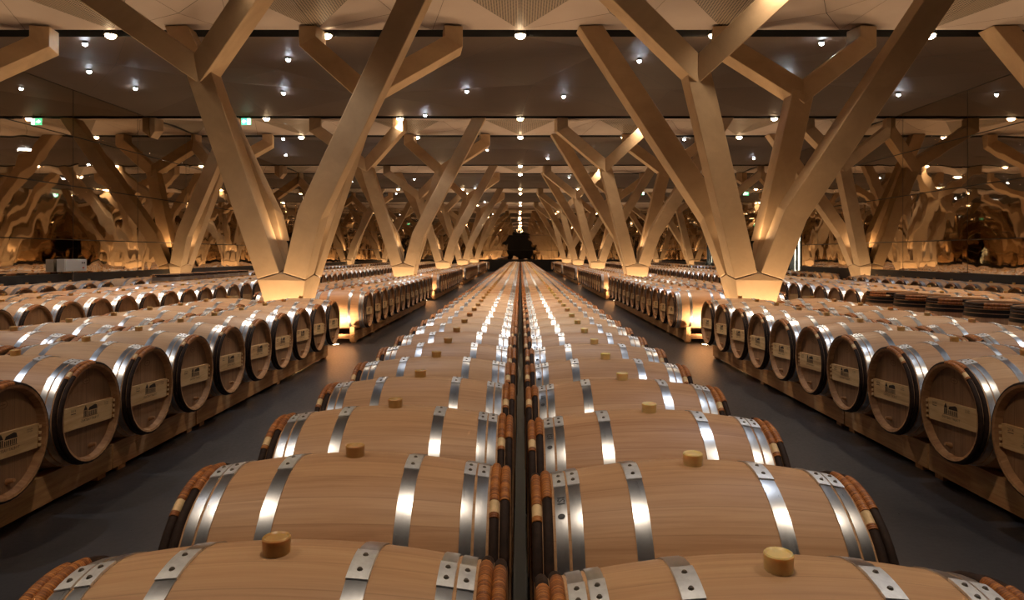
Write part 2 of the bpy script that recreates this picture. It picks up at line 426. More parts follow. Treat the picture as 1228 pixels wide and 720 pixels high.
TXT4 = text_faces('ISI', 0.030)
def hoop_stamp(b, x0, x1):
    """small dark figures and an oval punched into the flat of a hoop"""
    xm = (x0+x1)/2
    def P(t, u): a = t; r = rad(xm+u)+.0042; return (xm+u, -r*math.sin(a), r*math.cos(a))
    b.add([P(.43+p/.3, q) for p, q in TXT4[0]], TXT4[1], M['stamp'])
    b.add([P(.60+.026*math.sin(2*PI*i/14), .010*math.cos(2*PI*i/14)) for i in range(14)], [tuple(range(14))], M['stamp'])
M['stamp'] = mat_plain('dark_punched_mark', srgb(50, 50, 56), 0.6)
def make_barrel(boards=(), bung='bung_amber', seed=0):
    r = random.Random(seed)
    root = empty('wine_barrel')
    p_body().build('body', root)
    for x0, x1 in HOOPS:
        hb = p_hoop(x0, x1)
        if bung == 'bung_wax' and x0 == HOOPS[0][0]: hoop_stamp(hb, x0, x1)
        hb.build('metal_hoop', root)
    for xc in CHEST:
        h = p_chestnut(xc).build('chestnut_hoop', root)
        a0 = -0.16+r.uniform(-.06, .06)+(0.07 if abs(xc) > .45 else 0); L = r.uniform(.52, .74)
        tag(p_binding(xc, a0, a0+L).build('osier_binding', h), 'orange-brown osier wrapped round the dark hoop')
    for s in (-1, 1):
        hd = p_head(s).build('head', root)
        p_spigot(s).build('spigot_plug', hd)
    for s in boards:
        bd = p_board(s).build('label_board', root); p_cleats(s).build('cleat', bd)
    p_bung(M[bung]).build('bung', root)
    return root

def simple_barrel(n=20, k=8, boards=(1, -1), bung='bung_amber', detail=1):
    b = MB(); T = Matrix.Identity(4)
    b.merge(p_body(n, k), T)
    for x0, x1 in HOOPS: b.merge(p_hoop(x0, x1, n, False), T)
    for xc in CHEST:
        b.merge(p_chestnut(xc, n), T); 
        if detail: b.merge(p_binding(xc, -.14, .5), T)
        else: b.rev(chest_prof(xc, 0.0300, 0.0175, 0.001)[::3], M['osier'], 3, -.14, .5)
    for s in (-1, 1): b.merge(p_head(s, n, False), T)
    for s in boards: b.merge(p_board(s, False), T)
    b.merge(p_bung(M[bung], 10), T)
    return b

PROTO = {}
def proto(key):
    if key not in PROTO:
        kind, side = key[0], key[1]
        if kind == 'hi':
            PROTO[key] = [make_barrel((side,) if side else (), key[2], seed=hash_int(key)+i) for i in range(2)]
        else:
            PROTO[key] = [simple_barrel(20, 8, (side,) if side else (), key[2]).build('wine_barrel')]
    return PROTO[key]
def hash_int(key): return {None: 3, 1: 5, -1: 9}[key[1]]*11+len(key[2])
USED = set(); COUNT = [0]
def place(key, x, y, label, group, z=ZC, tiltx=0.0):
    ps = proto(key); p = ps[COUNT[0] % len(ps)]; COUNT[0] += 1
    if p.name in USED: o = copy_tree(p)
    else: USED.add(p.name); kids(p); o = p
    o.location = (x, y, z)
    o.rotation_euler = (tiltx, 0, 0)
    return tag(o, label, 'barrel', group)

STUFF = MB()
LOW = {s: simple_barrel(14, 6, (s,) if s else (), 'bung_amber', 0) for s in (None, 1, -1)}
def far(x, y, side=None): STUFF.merge(LOW[side], Matrix.Translation((x, y, ZC)))

# -- two rows either side of the centre line
CX = 0.505
Y0C = 1.47
n_c = 0
y = Y0C
i = 1
while y < 60.6:
    for s, word, bung in ((-1, 'left', 'bung_amber'), (1, 'right', 'bung_wax')):
        yy = y-(0.08 if s > 0 else 0.0)+rnd.uniform(-.004, .004)
        if i <= 40:
            lab = f"{'nearest' if i == 1 else nth(i)} oak barrel {'' if i == 1 else 'from the camera '}in the row just {word} of the central gap"
            place(('hi' if i <= 16 else 'mid', None, bung), s*(CX+rnd.uniform(-.004, .004)), yy, lab, f'barrels in the central row on the {word}', tiltx=rnd.uniform(-.03, .03))
        else: far(s*CX, yy)
    y += 0.697; i += 1

# -- side blocks: two rows deep, broken at each tree column
def blocks():
    out = []
    for k in range(0, N_BAY+1):
        a, b = (BAY*k+0.78, BAY*(k+1)-0.88)
        out.append((k, a, b))
    return out
WORD = ['nearest', 'second', 'third', 'fourth', 'fifth', 'sixth']
RACKS = []
for s, side in ((-1, 'left'), (1, 'right')):
    fx, bx = s*3.075, s*4.085           # barrel centres, aisle row and rear row
    for k, a, b in blocks():
        ys = []
        if k == 0:
            yy = b-0.35
            while yy > 3.2: ys.append(yy); yy -= PITCH
            ys.reverse()
        else:
            yy = a+0.35
            while yy < min(b, Y_END-1)-0.3: ys.append(yy); yy += PITCH
        nf = nb = 0
        for yy in ys:
            jit = rnd.uniform(-.004, .004)
            vis_f = True
            if k <= 2:
                nf += 1
                lab = f"oak barrel facing the {side} aisle, {nth(nf)} from the camera on the {WORD[k]} rack"
                place(('hi' if k <= 1 else 'mid', -s, 'bung_amber'), fx+jit, yy, lab, f'aisle-side barrels of the {WORD[k]} {side} rack')
            else: far(fx, yy, -s)
            if k == 0 and 850*(3.62)/yy > 640: continue
            if k <= 1:
                nb += 1
                lab = f"oak barrel in the rear row of the {WORD[k]} {side} rack, {nth(nb)} from the camera"
                place(('hi' if k == 0 else 'mid', None, 'bung_amber'), bx+jit, yy, lab, f'rear barrels of the {WORD[k]} {side} rack')
            else: far(bx, yy)
        RACKS.append((k, s, side, ys[0]-0.36 if k else 2.4, ys[-1]+0.36))

# -- the long double rows further out, and the single rows along the mirrored walls
for s, side in ((-1, 'left'), (1, 'right')):
    n1 = n2 = 0
    yy = 8.45
    while yy < 60.5:
        if yy <= 8.45+0.7*29:
            n1 += 1
            lab = f"oak barrel in the aisle-side row beyond the {side} racks, {nth(n1)} from the camera"
            place(('hi' if n1 <= 9 else 'mid', -s, 'bung_amber'), s*6.69, yy, lab, f'front barrels of the outer {side} rows')
        else: far(s*6.69, yy, -s)
        if yy > 10.2:
            if yy <= 17.6:
                n2 += 1
                lab = f"oak barrel in the wall-side row beyond the {side} racks, {nth(n2)} from the camera"
                place(('mid', None, 'bung_amber'), s*7.70, yy, lab, f'back barrels of the outer {side} rows')
            else: far(s*7.70, yy)
        yy += PITCH
    n3 = 0
    yy = 13.15
    while yy < 60.5:
        k = round(yy/BAY)
        skip = abs(yy-k*BAY) < 1.0 or (s < 0 and 17.0 < yy < 17.9)
        if not skip:
            if yy < 21.0:
                n3 += 1
                lab = f"oak barrel along the mirrored {side} wall, {nth(n3)} from the camera"
                place(('mid', -s, 'bung_amber'), s*10.13, yy, lab, f'barrels along the {side} wall')
            else: far(s*10.13, yy, -s)
        yy += PITCH

# -- barrels standing on end
def make_upright(metal):
    root = empty('standing_barrel'); T = Matrix.Translation((0, 0, HL)) @ Matrix.Rotation(-PI/2, 4, 'Y')
    def add(b, name, par=root):
        b.v = [tuple(T @ Vector(p)) for p in b.v]; return b.build(name, par)
    add(p_body(), 'body')
    for x0, x1 in HOOPS:
        q = p_hoop(x0, x1, 44, False); q.mats = [M[metal]]; add(q, 'metal_hoop')
    for xc in CHEST:
        h = add(p_chestnut(xc), 'chestnut_hoop')
        if xc > 0: tag(add(p_binding(xc, 0.4, 1.2), 'osier_binding', h), 'orange-brown osier wrapped round the dark hoop')
    for s in (-1, 1): add(p_head(s), 'head')
    return root
up = make_upright('dark_metal'); kids(up)  # dark metal stands in for steel hoops lying in shade
for j, yy in enumerate((6.6, 7.3, 8.0, 8.7, 9.4)):
    o = up if j == 0 else copy_tree(up)
    o.location = (4.93, yy, 0.0); o.scale = (1, 1, 1.06); o.rotation_euler = (0, 0, rnd.uniform(-.5, .5))
    tag(o, f"oak barrel standing on end behind the nearest right rack, {nth(j+1)} from the camera", 'barrel', 'barrels on end by the right rack')
up2 = make_upright('steel'); kids(up2)
for j in range(7):
    o = copy_tree(up2) if j else up2; o.location = (-8.62, 17.25+0.73*j, 0.0); o.scale = (1, 1, 1.06); o.rotation_euler = (0, 0, rnd.uniform(-.5, .5))
    tag(o, f"oak barrel standing on end near the left wall column, {nth(j+1)} from the camera", 'barrel', 'barrels on end near the left wall')
tag(STUFF.build('wine_barrel_mass'), 'oak barrels receding in long rows to the far end of the cellar', 'barrels', None, 'stuff')

def purge(o):
    for ch in list(o.children): purge(ch)
    bpy.data.objects.remove(o)
for ps in PROTO.values():
    for p in ps:
        if p.name not in USED: purge(p)
# black strip added to darken the shaded floor of the central gap
b = MB(); b.box(-.024, .024, 0.9, 61.0, 0, .05, M['black']); b.box(-.018, .018, 0.9, 61.0, .05, .058, M['dark_metal'])
tag(b.build('gap_shade_strip'), 'added dark narrow strip standing in for shade along the floor of the central gap', 'shade strip')

# ------------------------------------------------------------------ timber racks under the barrels
def make_rack(name, xs, y0, y1, label, group=None, chock=(), cross=True):
    root = empty(name, ((xs[0]+xs[-1])/2, (y0+y1)/2, 0)); ox, oy = root.location.x, root.location.y
    for x in xs:
        b = MB(); b.box(x-.04-ox, x+.04-ox, y0-oy+.01, y1-oy-.01, .03, .20, M['beam']); r = b.build('rail', root)
        f = MB(); L = y1-y0; n = max(2, int(L/1.4)+1)
        for i in range(n):
            yc = y0+.12+(L-.24)*i/(n-1)-oy; f.box(x-.036-ox, x+.036-ox, yc-.045, yc+.045, 0, .03, M['beam_x'])
        f.build('foot', r)
    if cross:
        for yc in (y0+.06, y1-.06):
            b = MB()
            for a, c in zip(xs[:-1], xs[1:]): b.box(a+.04-ox, c-.04-ox, yc-.02-oy, yc+.02-oy, .07, .15, M['beam_x'])
            b.build('cross_board', root)
    for yc in chock:
        for x in xs:
            b = MB(); b.box(x-.035-ox, x+.035-ox, yc-.045-oy, yc+.045-oy, .20, .275, M['beam']); b.build('chock', root)
    return tag(root, label, 'barrel rack', group)
for k, s, side, a, b in RACKS:
    xs = sorted(s*x for x in (2.83, 3.32, 3.84, 4.33))
    if k == 0: cuts = [2.4, 3.6, 4.85, 6.10, b]
    elif k == 1: cuts = [a, a+6.2, b]
    else: cuts = [a, b]
    for j in range(len(cuts)-1):
        which = (f"{nth(j+1)} pine rack section from the camera under the nearest {side} barrels" if k == 0 else
                 f"{'longer near' if j == 0 else 'shorter far'} pine rack section under the second {side} run of barrels" if k == 1 else
                 f"pine beam rack under the {WORD[k]} {side} run of aisle barrels")
        make_rack('barrel_rack', xs, cuts[j], cuts[j+1], which, f'pine racks along the {side} aisle', chock=(cuts[j]+.05,) if (k and j == 0) else ())
for s, side in ((-1, 'left'), (1, 'right')):
    make_rack('barrel_rack', sorted([s*(CX-.245), s*(CX+.245)]), 1.1, 61.0, f'long low timber rack under the central {side} row of barrels', 'central racks', cross=False)
    make_rack('barrel_rack', sorted([s*6.445, s*6.935, s*7.455, s*7.945]), 8.1, 61.0, f'timber rack under the outer double row beyond the {side} aisle racks', 'outer racks', cross=False)
    make_rack('barrel_rack', sorted([s*9.885, s*10.375]), 12.8, 61.0, f'timber rack under the barrels along the mirrored {side} wall', 'wall racks', cross=False)

# ------------------------------------------------------------------ concrete tree columns
def section_frame(d):
    d = d.normalized(); n = Vector((0, 1, 0)); n = (n-d*n.dot(d)).normalized(); w = d.cross(n).normalized()
    return w, n
def quad_at(p, d, w2, n2, wn=None):
    w, n = wn or section_frame(d)
    return [p-w*w2-n*n2, p+w*w2-n*n2, p+w*w2+n*n2, p-w*w2+n*n2]
def sweep(b, pts, w2, n2, m, start_cut=None, end_cut=None):
    """box section along a polyline with mitred bends"""
    pts = [Vector(p) for p in pts]; rings = []
    ref = section_frame(pts[1]-pts[0])
    base = quad_at(pts[0], pts[1]-pts[0], w2, n2)
    d = (pts[1]-pts[0]).normalized()
    for i in range(len(pts)):
        if i == 0: nrm = start_cut or d
        elif i == len(pts)-1: nrm = end_cut or d
        else:
            d2 = (pts[i+1]-pts[i]).normalized(); nrm = (d+d2).normalized()
        ring = []
        src = base if i == 0 else rings[-1]
        for q in src:   # slide the corner along the current direction to the cutting plane
            t = (pts[i]-q).dot(nrm)/d.dot(nrm); ring.append(q+d*t)
        rings.append(ring)
        if 0 < i < len(pts)-1: d = (pts[i+1]-pts[i]).normalized()
    vs = [p for r in rings for p in r]; fs = [(3, 2, 1, 0)]
    for i in range(len(rings)-1):
        for j in range(4): fs.append((i*4+j, i*4+(j+1) % 4, (i+1)*4+(j+1) % 4, (i+1)*4+j))
    k = 4*(len(rings)-1); fs.append((k, k+1, k+2, k+3))
    b.add(vs, fs, m)
UP = Vector((0, 0, 1))
TOPZ = CEIL-0.002
def tree_parts():
    parts = {}
    hull = []
    base_pts = []
    limbs = []
    for s in (1, -1):
        # s=1: front; s=-1: the same turned half round
        Q = lambda x, y, z: Vector((s*x, s*y, z))
        S = Q(-.205, -.23, 1.19); FK = Q(-1.05, -.72, 4.18)
        b = MB(); d = (FK-S).normalized()
        sweep(b, [S+d*.012, FK+d*-.02], .175, .19, M['concrete'])
        br = []
        for tx in (-2.42, .06):
            c = MB(); E = Q(tx, -1.40, CEIL-.30); T = Q(tx, -1.40, TOPZ)
            E2 = Q(.06 if tx < 0 else -2.42, -1.40, CEIL-.30)
            cut = (E-FK).normalized()-(E2-FK).normalized()
            sweep(c, [FK, E, T], .16, .191, M['concrete'], start_cut=cut.normalized(), end_cut=UP); br.append(c)
        limbs.append((b, br)); base_pts += quad_at(S, d, .175, .19)
        S = Q(.205, -.23, 1.19); B = Q(.49, -.43, 2.12); T = Q(2.40, -1.40, TOPZ)
        b = MB(); d = (B-S).normalized()
        sweep(b, [S+d*.012, B, T], .18, .19, M['concrete'], end_cut=UP)
        limbs.append((b, [])); base_pts += quad_at(S, d, .175, .19)
    bm = bmesh.new()
    for p in base_pts: bm.verts.new(p)
    for x in (-.13, .13):
        for yy in (-.13, .13): bm.verts.new((x, yy, 0))
    r = bmesh.ops.convex_hull(bm, input=bm.verts)
    bmesh.ops.delete(bm, geom=[e for e in r['geom_interior'] if isinstance(e, bmesh.types.BMVert)], context='VERTS')
    bmesh.ops.dissolve_limit(bm, angle_limit=0.02, verts=bm.verts, edges=bm.edges)
    bm.verts.index_update()
    hb = MB(); hb.add([v.co.copy() for v in bm.verts], [tuple(v.index for v in f.verts) for f in bm.faces], M['concrete']); bm.free()
    return hb, limbs
def finish(o, clip=None):
    bm = bmesh.new(); bm.from_mesh(o.data)
    bmesh.ops.recalc_face_normals(bm, faces=bm.faces)
    if clip:
        r = bmesh.ops.bisect_plane(bm, geom=bm.verts[:]+bm.edges[:]+bm.faces[:], plane_co=(-clip*0.004, 0, 0), plane_no=(clip, 0, 0), clear_outer=True)
        ed = [e for e in r['geom_cut'] if isinstance(e, bmesh.types.BMEdge)]
        if ed: bmesh.ops.edgenet_fill(bm, edges=ed)
    empty_mesh = len(bm.faces) == 0
    if not empty_mesh:
        bmesh.ops.bevel(bm, geom=[e for e in bm.edges if len(e.link_faces) == 2 and e.calc_face_angle(0) > 0.25], offset=.008, segments=1, affect='EDGES')
    bm.to_mesh(o.data); bm.free()
    return empty_mesh
def make_tree(clip=None):
    root = empty('tree_column'); hb, limbs = tree_parts()
    finish(hb.build('base', root), clip)
    for b, br in limbs:
        o = b.build('limb', root)
        if finish(o, clip):
            bpy.data.objects.remove(o); o = root
        for c in br:
            q = c.build('branch', o)
            if finish(q, clip): bpy.data.objects.remove(q)
    return root
trees = {0: make_tree(), -1: make_tree(-1), 1: make_tree(1)}
seen = set()
for k in range(1, N_BAY+1):
    for c, x, word in ((0, -TREE_X, 'left of the centre aisle'), (0, TREE_X, 'right of the centre aisle'), (-1, -WALL_X, 'against the left wall'), (1, WALL_X, 'against the right wall')):
        if c in seen: o = copy_tree(trees[c])
        else: seen.add(c); o = trees[c]; kids(o)
        o.location = (x, BAY*k, 0)
        what = 'forked concrete tree column' if c == 0 else 'half concrete tree column'
        tag(o, f"{what} {word}, {'nearest to' if k == 1 else nth(k)+' from'} the camera", 'column', 'concrete tree columns', 'thing')

# ------------------------------------------------------------------ room shell
b = MB(); b.box(-WALL_X-.3, WALL_X+.3, Y_NEAR, Y_END+.3, -.1, 0, M['floor']); tag(b.build('floor'), kind='structure')

# ceiling: folded panels, lit bands over the trees, dark slots each side of a band
def ceiling():
    bm = bmesh.new(); cache = {}
    def V(x, y, z):
        key = (round(x, 3), round(y, 3), round(z, 3))
        if key not in cache: cache[key] = bm.verts.new((x, y, z))
        return cache[key]
    def face(pts, mi):
        f = bm.faces.new([V(*p) for p in pts]); f.material_index = mi; return f
    r = random.Random(3)
    xs = [m*TREE_X for m in range(-3, 4)]
    cells = []
    for k in range(0, N_BAY+1):
        yt = BAY*k; y0, y1 = yt-1.45, yt+1.45
        for a in xs:
            L, R_, N, Fp = (a-1.12, yt, CEIL+.24), (a+1.12, yt, CEIL+.24), (a, y0, CEIL), (a, y1, CEIL)
            if abs(a) < WALL_X-1:
                C = (a, yt, CEIL+.06)
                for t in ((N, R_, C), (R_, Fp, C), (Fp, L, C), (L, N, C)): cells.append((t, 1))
            else:
                sg = 1 if a < 0 else -1
                I = (a+sg*1.12, yt, CEIL+.24); W = (a, yt, CEIL+.06)
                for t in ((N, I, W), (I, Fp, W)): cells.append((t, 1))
        for a, c in zip(xs[:-1], xs[1:]):
            m = (a+c)/2; L, R_ = (a+1.12, yt, CEIL+.24), (c-1.12, yt, CEIL+.24)
            for yy in (y0, y1):
                A, C = (a, yy, CEIL), (c, yy, CEIL); Md = (m+.25, yy, CEIL)
                K = (m-.3, (yt+yy)/2, CEIL+.05)
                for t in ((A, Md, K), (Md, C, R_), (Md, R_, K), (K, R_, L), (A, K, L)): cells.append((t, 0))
        # field to the next slot, its shade put into a darker panel colour
        if k < N_BAY+0:
            ya, yb = yt+1.85, yt+BAY-1.85
            rows = [ya, ya+(yb-ya)*.3, ya+(yb-ya)*.64, yb]
            P = {}
            for j, yy in enumerate(rows):
                sh = 0 if j in (0, 3) else (.5 if j == 1 else 0)
                xx = [-WALL_X]+[-WALL_X+TREE_X*(i+(sh if sh else 0)) for i in range(1 if not sh else 0, 6)]+[WALL_X]
                xx = sorted(set(round(q, 3) for q in xx))
                P[j] = [(q+(r.uniform(-.4, .4) if j in (1, 2) and abs(q) < WALL_X-.1 else 0), yy+(r.uniform(-.35, .35) if j in (1, 2) and abs(q) < WALL_X-.1 else 0),
                         CEIL+(r.choice((0, .16, .34)) if j in (1, 2) and abs(q) < WALL_X-.1 else 0)) for q in xx]
            for j in range(3):
                A, C = P[j], P[j+1]; ia = ic = 0
                while ia < len(A)-1 or ic < len(C)-1:
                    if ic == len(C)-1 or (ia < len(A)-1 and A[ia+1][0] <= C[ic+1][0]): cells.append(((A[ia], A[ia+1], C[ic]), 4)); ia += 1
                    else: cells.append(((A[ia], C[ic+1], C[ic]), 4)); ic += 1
    for t, mi in cells:
        p = [Vector(q) for q in t]
        if (p[1]-p[0]).cross(p[2]-p[0]).length < 1e-6: continue
        face(t, mi)
    bmesh.ops.recalc_face_normals(bm, faces=bm.faces)
    for f in bm.faces:
        if f.normal.z > 0: f.normal_flip()
    fs = bm.faces[:]
    res = bmesh.ops.inset_individual(bm, faces=fs, thickness=.007, depth=0.0)
    for f in res['faces']: f.material_index = 2
    # slots
    for k in range(0, N_BAY+1):
        for sg in (-1, 1):
            ya, yb = sorted((BAY*k+sg*1.45, BAY*k+sg*1.85)); zt = CEIL+.22
            q = [(-WALL_X, ya), (WALL_X, ya), (WALL_X, yb), (-WALL_X, yb)]
            lo = [bm.verts.new((x, yy, CEIL)) for x, yy in q]; hi = [bm.verts.new((x, yy, zt)) for x, yy in q]
            f = bm.faces.new(hi); f.material_index = 3
            for i in range(4):
                f = bm.faces.new([lo[i], lo[(i+1) % 4], hi[(i+1) % 4], hi[i]]); f.material_index = 3
    # solid deck above and the strip beyond the last bay
    def slab(x0, x1, y0, y1, z0, z1, mi):
        c = bmesh.ops.create_cube(bm, size=1, matrix=Matrix.Translation(((x0+x1)/2, (y0+y1)/2, (z0+z1)/2)) @ Matrix.Diagonal((x1-x0, y1-y0, z1-z0, 1)))
        for v in c['verts']:
            for f in v.link_faces: f.material_index = mi
    slab(-WALL_X-.3, WALL_X+.3, Y_NEAR, Y_END+.3, CEIL+.45, CEIL+.55, 2)
    slab(-WALL_X, WALL_X, BAY*N_BAY+1.85, Y_END, CEIL, CEIL+.05, 0)
    slab(-WALL_X, WALL_X, Y_NEAR, -1.85, CEIL, CEIL+.05, 0)
    me = bpy.data.meshes.new('ceiling'); bm.to_mesh(me); bm.free()
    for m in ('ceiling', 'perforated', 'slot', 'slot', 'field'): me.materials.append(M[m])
    o = bpy.data.objects.new('ceiling', me); COL.objects.link(o); tag(o, kind='structure')
ceiling()

ZR = [1.03, 1.85, 3.15, 4.36, CEIL]
DOORS = [(27.35, 28.55, 2.5), (40.0, 41.2, 2.4)]
def side_wall(s, name, openings):
    b = MB(); X = s*WALL_X
    cuts = sorted(set([Y_NEAR, Y_END]+[17.2+2.9*i for i in range(-7, 16)]+[c for o in openings for c in o[:2]]))
    cuts = [c for c in cuts if Y_NEAR <= c <= Y_END]
    for ya, yb in zip(cuts[:-1], cuts[1:]):
        top = next((o[2] for o in openings if o[0]-1e-3 <= ya and yb <= o[1]+1e-3), 0)
        rows = [z for z in ZR if z > top+.05]; rows = ([top] if top else [])+rows
        if not top: rows = ZR
        for za, zb in zip(rows[:-1], rows[1:]):
            a, c = ya+.011, yb-.011
            b.add([(X, a, za+.011), (X, c, za+.011), (X, c, zb-.011), (X, a, zb-.011)], [(0, 1, 2, 3) if s < 0 else (3, 2, 1, 0)], M['mirror'])
        b.box(min(X+s*.01, X+s*.2), max(X+s*.01, X+s*.2), ya, yb, top, CEIL+.5, M['black'])
    return tag(b.build(name), kind='structure')
side_wall(-1, 'wall_left', []); side_wall(1, 'wall_right', DOORS)
def cross_wall(name, Y, mir):
    b = MB(); n = 8; w = 2*WALL_X/n
    if mir:
        for i in range(n):
            if Y < 0 and i in (3, 4): continue
            for za, zb in zip(ZR[:-1], ZR[1:]):
                a, c = -WALL_X+i*w+.006, -WALL_X+(i+1)*w-.006
                b.add([(a, Y, za+.011), (c, Y, za+.011), (c, Y, zb-.011), (a, Y, zb-.011)], [(0, 1, 2, 3) if Y > 0 else (3, 2, 1, 0)], M['mirror'])
        b.box(-WALL_X, WALL_X, *((Y+.01, Y+.2) if Y > 0 else (Y-.2, Y-.01)), 0, CEIL+.5, M['black'])
    else: b.box(-WALL_X-.2, WALL_X+.2, Y-.2, Y, 0, CEIL+.5, M['black'])
    return tag(b.build(name), kind='structure')
cross_wall('wall_far', Y_END, True); cross_wall('wall_near', Y_NEAR, True)
# black plinth ledge below the mirrored sheets
for s, side in ((-1, 'left'), (1, 'right')):
    b = MB(); ed = [Y_NEAR]
    for k in range(0, N_BAY+1):
        if k: ed += [BAY*k-.58, BAY*k+.58]
    if s > 0:
        for o in DOORS: ed += [o[0]-.02, o[1]+.02]
    ed = sorted(ed+[Y_END-.1])
    for ya, yb in zip(ed[::2], ed[1::2]): b.box(min(s*WALL_X, s*(WALL_X-.08)), max(s*WALL_X, s*(WALL_X-.08)), ya, yb, 0, 1.03, M['black'])
    tag(b.build('baseboard_'+side), kind='structure')
b = MB(); b.box(-WALL_X, WALL_X, Y_END-.08, Y_END, 0, 1.03, M['black']); tag(b.build('baseboard_far'), kind='structure')

# lit glazed doors in the right wall
def door(n, y0, y1, zt, light):
    X = WALL_X
    root = empty(f'door_{n}', (X, (y0+y1)/2, 0)); cy = (y0+y1)/2; tag(root, kind='structure')
    f = MB(); w = (y1-y0)/2
    for a, c in ((-w, -w+.06), (w-.06, w)): f.box(-.02, .14, a, c, 0, zt, M['dark_metal'])
    f.box(-.02, .14, -w+.06, w-.06, zt-.06, zt, M['dark_metal']); f.box(.02, .10, -.02, .02, 0, zt-.06, M['dark_metal'])
    f.build('door_frame', root)
    g_ = MB(); g_.box(.05, .06, -w+.06, w-.06, .02, zt-.06, M['glass']); g_.build('glass_pane', root)
    h = MB(); h.cyl((-.04, -.10, .9), (0, 0, 1), .012, .012, .35, M['lamp_metal'], 8); h.build('door_handle', root)
    v = MB()   # the small white lobby behind
    x0, x1 = X+.2, X+2.6
    v.box(x1, x1+.1, y0-1.2, y1+2.6, 0, 3.0, M['white']); v.box(x0, x1, y0-1.3, y0-1.2, 0, 3.0, M['white']); v.box(x0, x1, y1+2.6, y1+2.7, 0, 3.0, M['white'])
    v.box(x0, x1, y0-1.2, y1+2.6, 3.0, 3.1, M['white']); v.box(x0, x1, y0-1.2, y1+2.6, -.1, 0, M['white'])
    tag(v.build(f'wall_lobby_{n}'), kind='structure')
    L = bpy.data.lights.new('lobby_light', 'AREA'); L.energy = light; L.size = 1.5; L.color = (1, .95, .86)
    o = bpy.data.objects.new('lobby_light', L); COL.objects.link(o); o.location = (X+1.4, cy+.6, 2.95)
door(1, *DOORS[0], 600); door(2, *DOORS[1], 600)
root = empty('stair_railing', (WALL_X+1.0, 29.0, 0))
for k in range(5):
    b = MB(); b.cyl((0, -1.0+.5*k, 0.001), (0, 0, 1), .018, .018, 1.05+.25*k, M['dark_metal'], 8); b.build('post', root)
for zz in (.35, .7, 1.05):
    b = MB(); d = Vector((0, 2.0, 1.0)); b.cyl((0, -1.0, zz), d, .015, .015, d.length, M['dark_metal'], 8); b.build('handrail', root)
tag(root, 'dark stair railing seen through the lit glass door on the right', 'railing')

# grey switch box on a post by the left wall
root = empty('switch_box', (-10.72, 16.95, 0))
b = MB()
b.cyl((0, .02, 0), (0, 0, 1), .022, .022, 1.12, M['lamp_metal'], 10); b.build('post', root)
b = MB(); b.box(-.09, .09, -.42, .42, 1.09, 1.38, M['box'])
me = b.build('cabinet', root)
b = MB(); b.box(.09, .1, -.40, .18, 1.105, 1.365, M['box']); b.build('door', root)
b = MB(); b.cyl((.09, .28, 1.17), (1, 0, 0), .022, .018, .025, M['red'], 12); b.build('switch_knob', root)
for yy in (.25, .33):
    b = MB(); b.box(.09, .097, yy-.02, yy+.02, 1.27, 1.31, M['black']); b.build('gauge', root)
tag(root, 'grey metal switch box on a post before the mirrored left wall', 'switch box')

# ------------------------------------------------------------------ lamps
def lamp_light(kind, name, loc, energy, color, parent=None, rot=(0, 0, 0), **kw):
    L = bpy.data.lights.new(name, kind); L.energy = energy; L.color = color
    for a, v in kw.items(): setattr(L, a, v)
    o = bpy.data.objects.new(name, L); COL.objects.link(o); o.location = loc; o.rotation_euler = rot
    return o
WARM = (1.0, .81, .60); COOL = (.88, .93, 1.0); GOLD = (1.0, .70, .41)
E_FLOOD, E_PIN, E_GROUND, E_CLEFT = 400, 220, 22, 15

def dome(b, r, h, z, m, n=18):
    vs = []; K = 5
    for j in range(K):
        t = PI/2*j/K
        for i in range(n): vs.append((r*math.cos(t)*math.cos(2*PI*i/n), r*math.cos(t)*math.sin(2*PI*i/n), z-h*math.sin(t)))
    vs.append((0, 0, z-h)); fs = []
    for j in range(K-1):
        for i in range(n): fs.append((j*n+i, j*n+(i+1) % n, (j+1)*n+(i+1) % n, (j+1)*n+i))
    for i in range(n): fs.append(((K-1)*n+i, (K-1)*n+(i+1) % n, K*n))
    b.add(vs, fs, m, True)
fl = empty('ceiling_floodlight')
b = MB(); b.cyl((0, 0, -.03), (0, 0, 1), .115, .10, .10, M['lamp_metal'], 20, False); b.cyl((0, 0, -.03), (0, 0, 1), .115, .095, .0005, M['lamp_metal'], 20, False, False); b.build('housing', fl)
b = MB(); dome(b, .092, .07, -.028, M['warm']); b.build('lens', fl)
b = MB(); b.cyl((0, 0, .07), (0, 0, 1), .02, .02, .155, M['dark_metal'], 8); b.build('stem', fl)
kids(fl); used = False
XN = {-7.4: 'over the outer left rows', -3.5: 'beside the left columns', 0.0: 'over the centre line', 3.5: 'beside the right columns', 7.4: 'over the outer right rows'}
for k in range(0, N_BAY+1):
    for sg in (-1, 1):
        yy = BAY*k+sg*1.65
        if yy < 0 or yy > Y_END: continue
        idx = 2*k+(1 if sg > 0 else 0)
        for x in XN:
            if k >= 1 or abs(x) < 5:
                if k >= 1 and not (k == 1 and sg < 0):
                    o = copy_tree(fl) if used else fl; used = True
                    o.location = (x, yy, CEIL-.005)
                    tag(o, f"round ceiling floodlight {XN[x]}, in the {nth(idx-2)} slot from the camera", 'ceiling light', 'floodlights in the ceiling slots')
                else:
                    o = copy_tree(fl); o.location = (x, yy, CEIL-.005)
                    tag(o, f"round ceiling floodlight {XN[x]}, in the slot {'above the nearest barrels' if k == 0 else 'before the nearest columns'}", 'ceiling light', 'floodlights in the ceiling slots')
                lamp_light('SPOT', 'floodlight_beam', (x, yy, CEIL-.13), E_FLOOD*(.6 if k == 0 else 1), WARM, spot_size=2.0, spot_blend=.8, shadow_soft_size=.09)

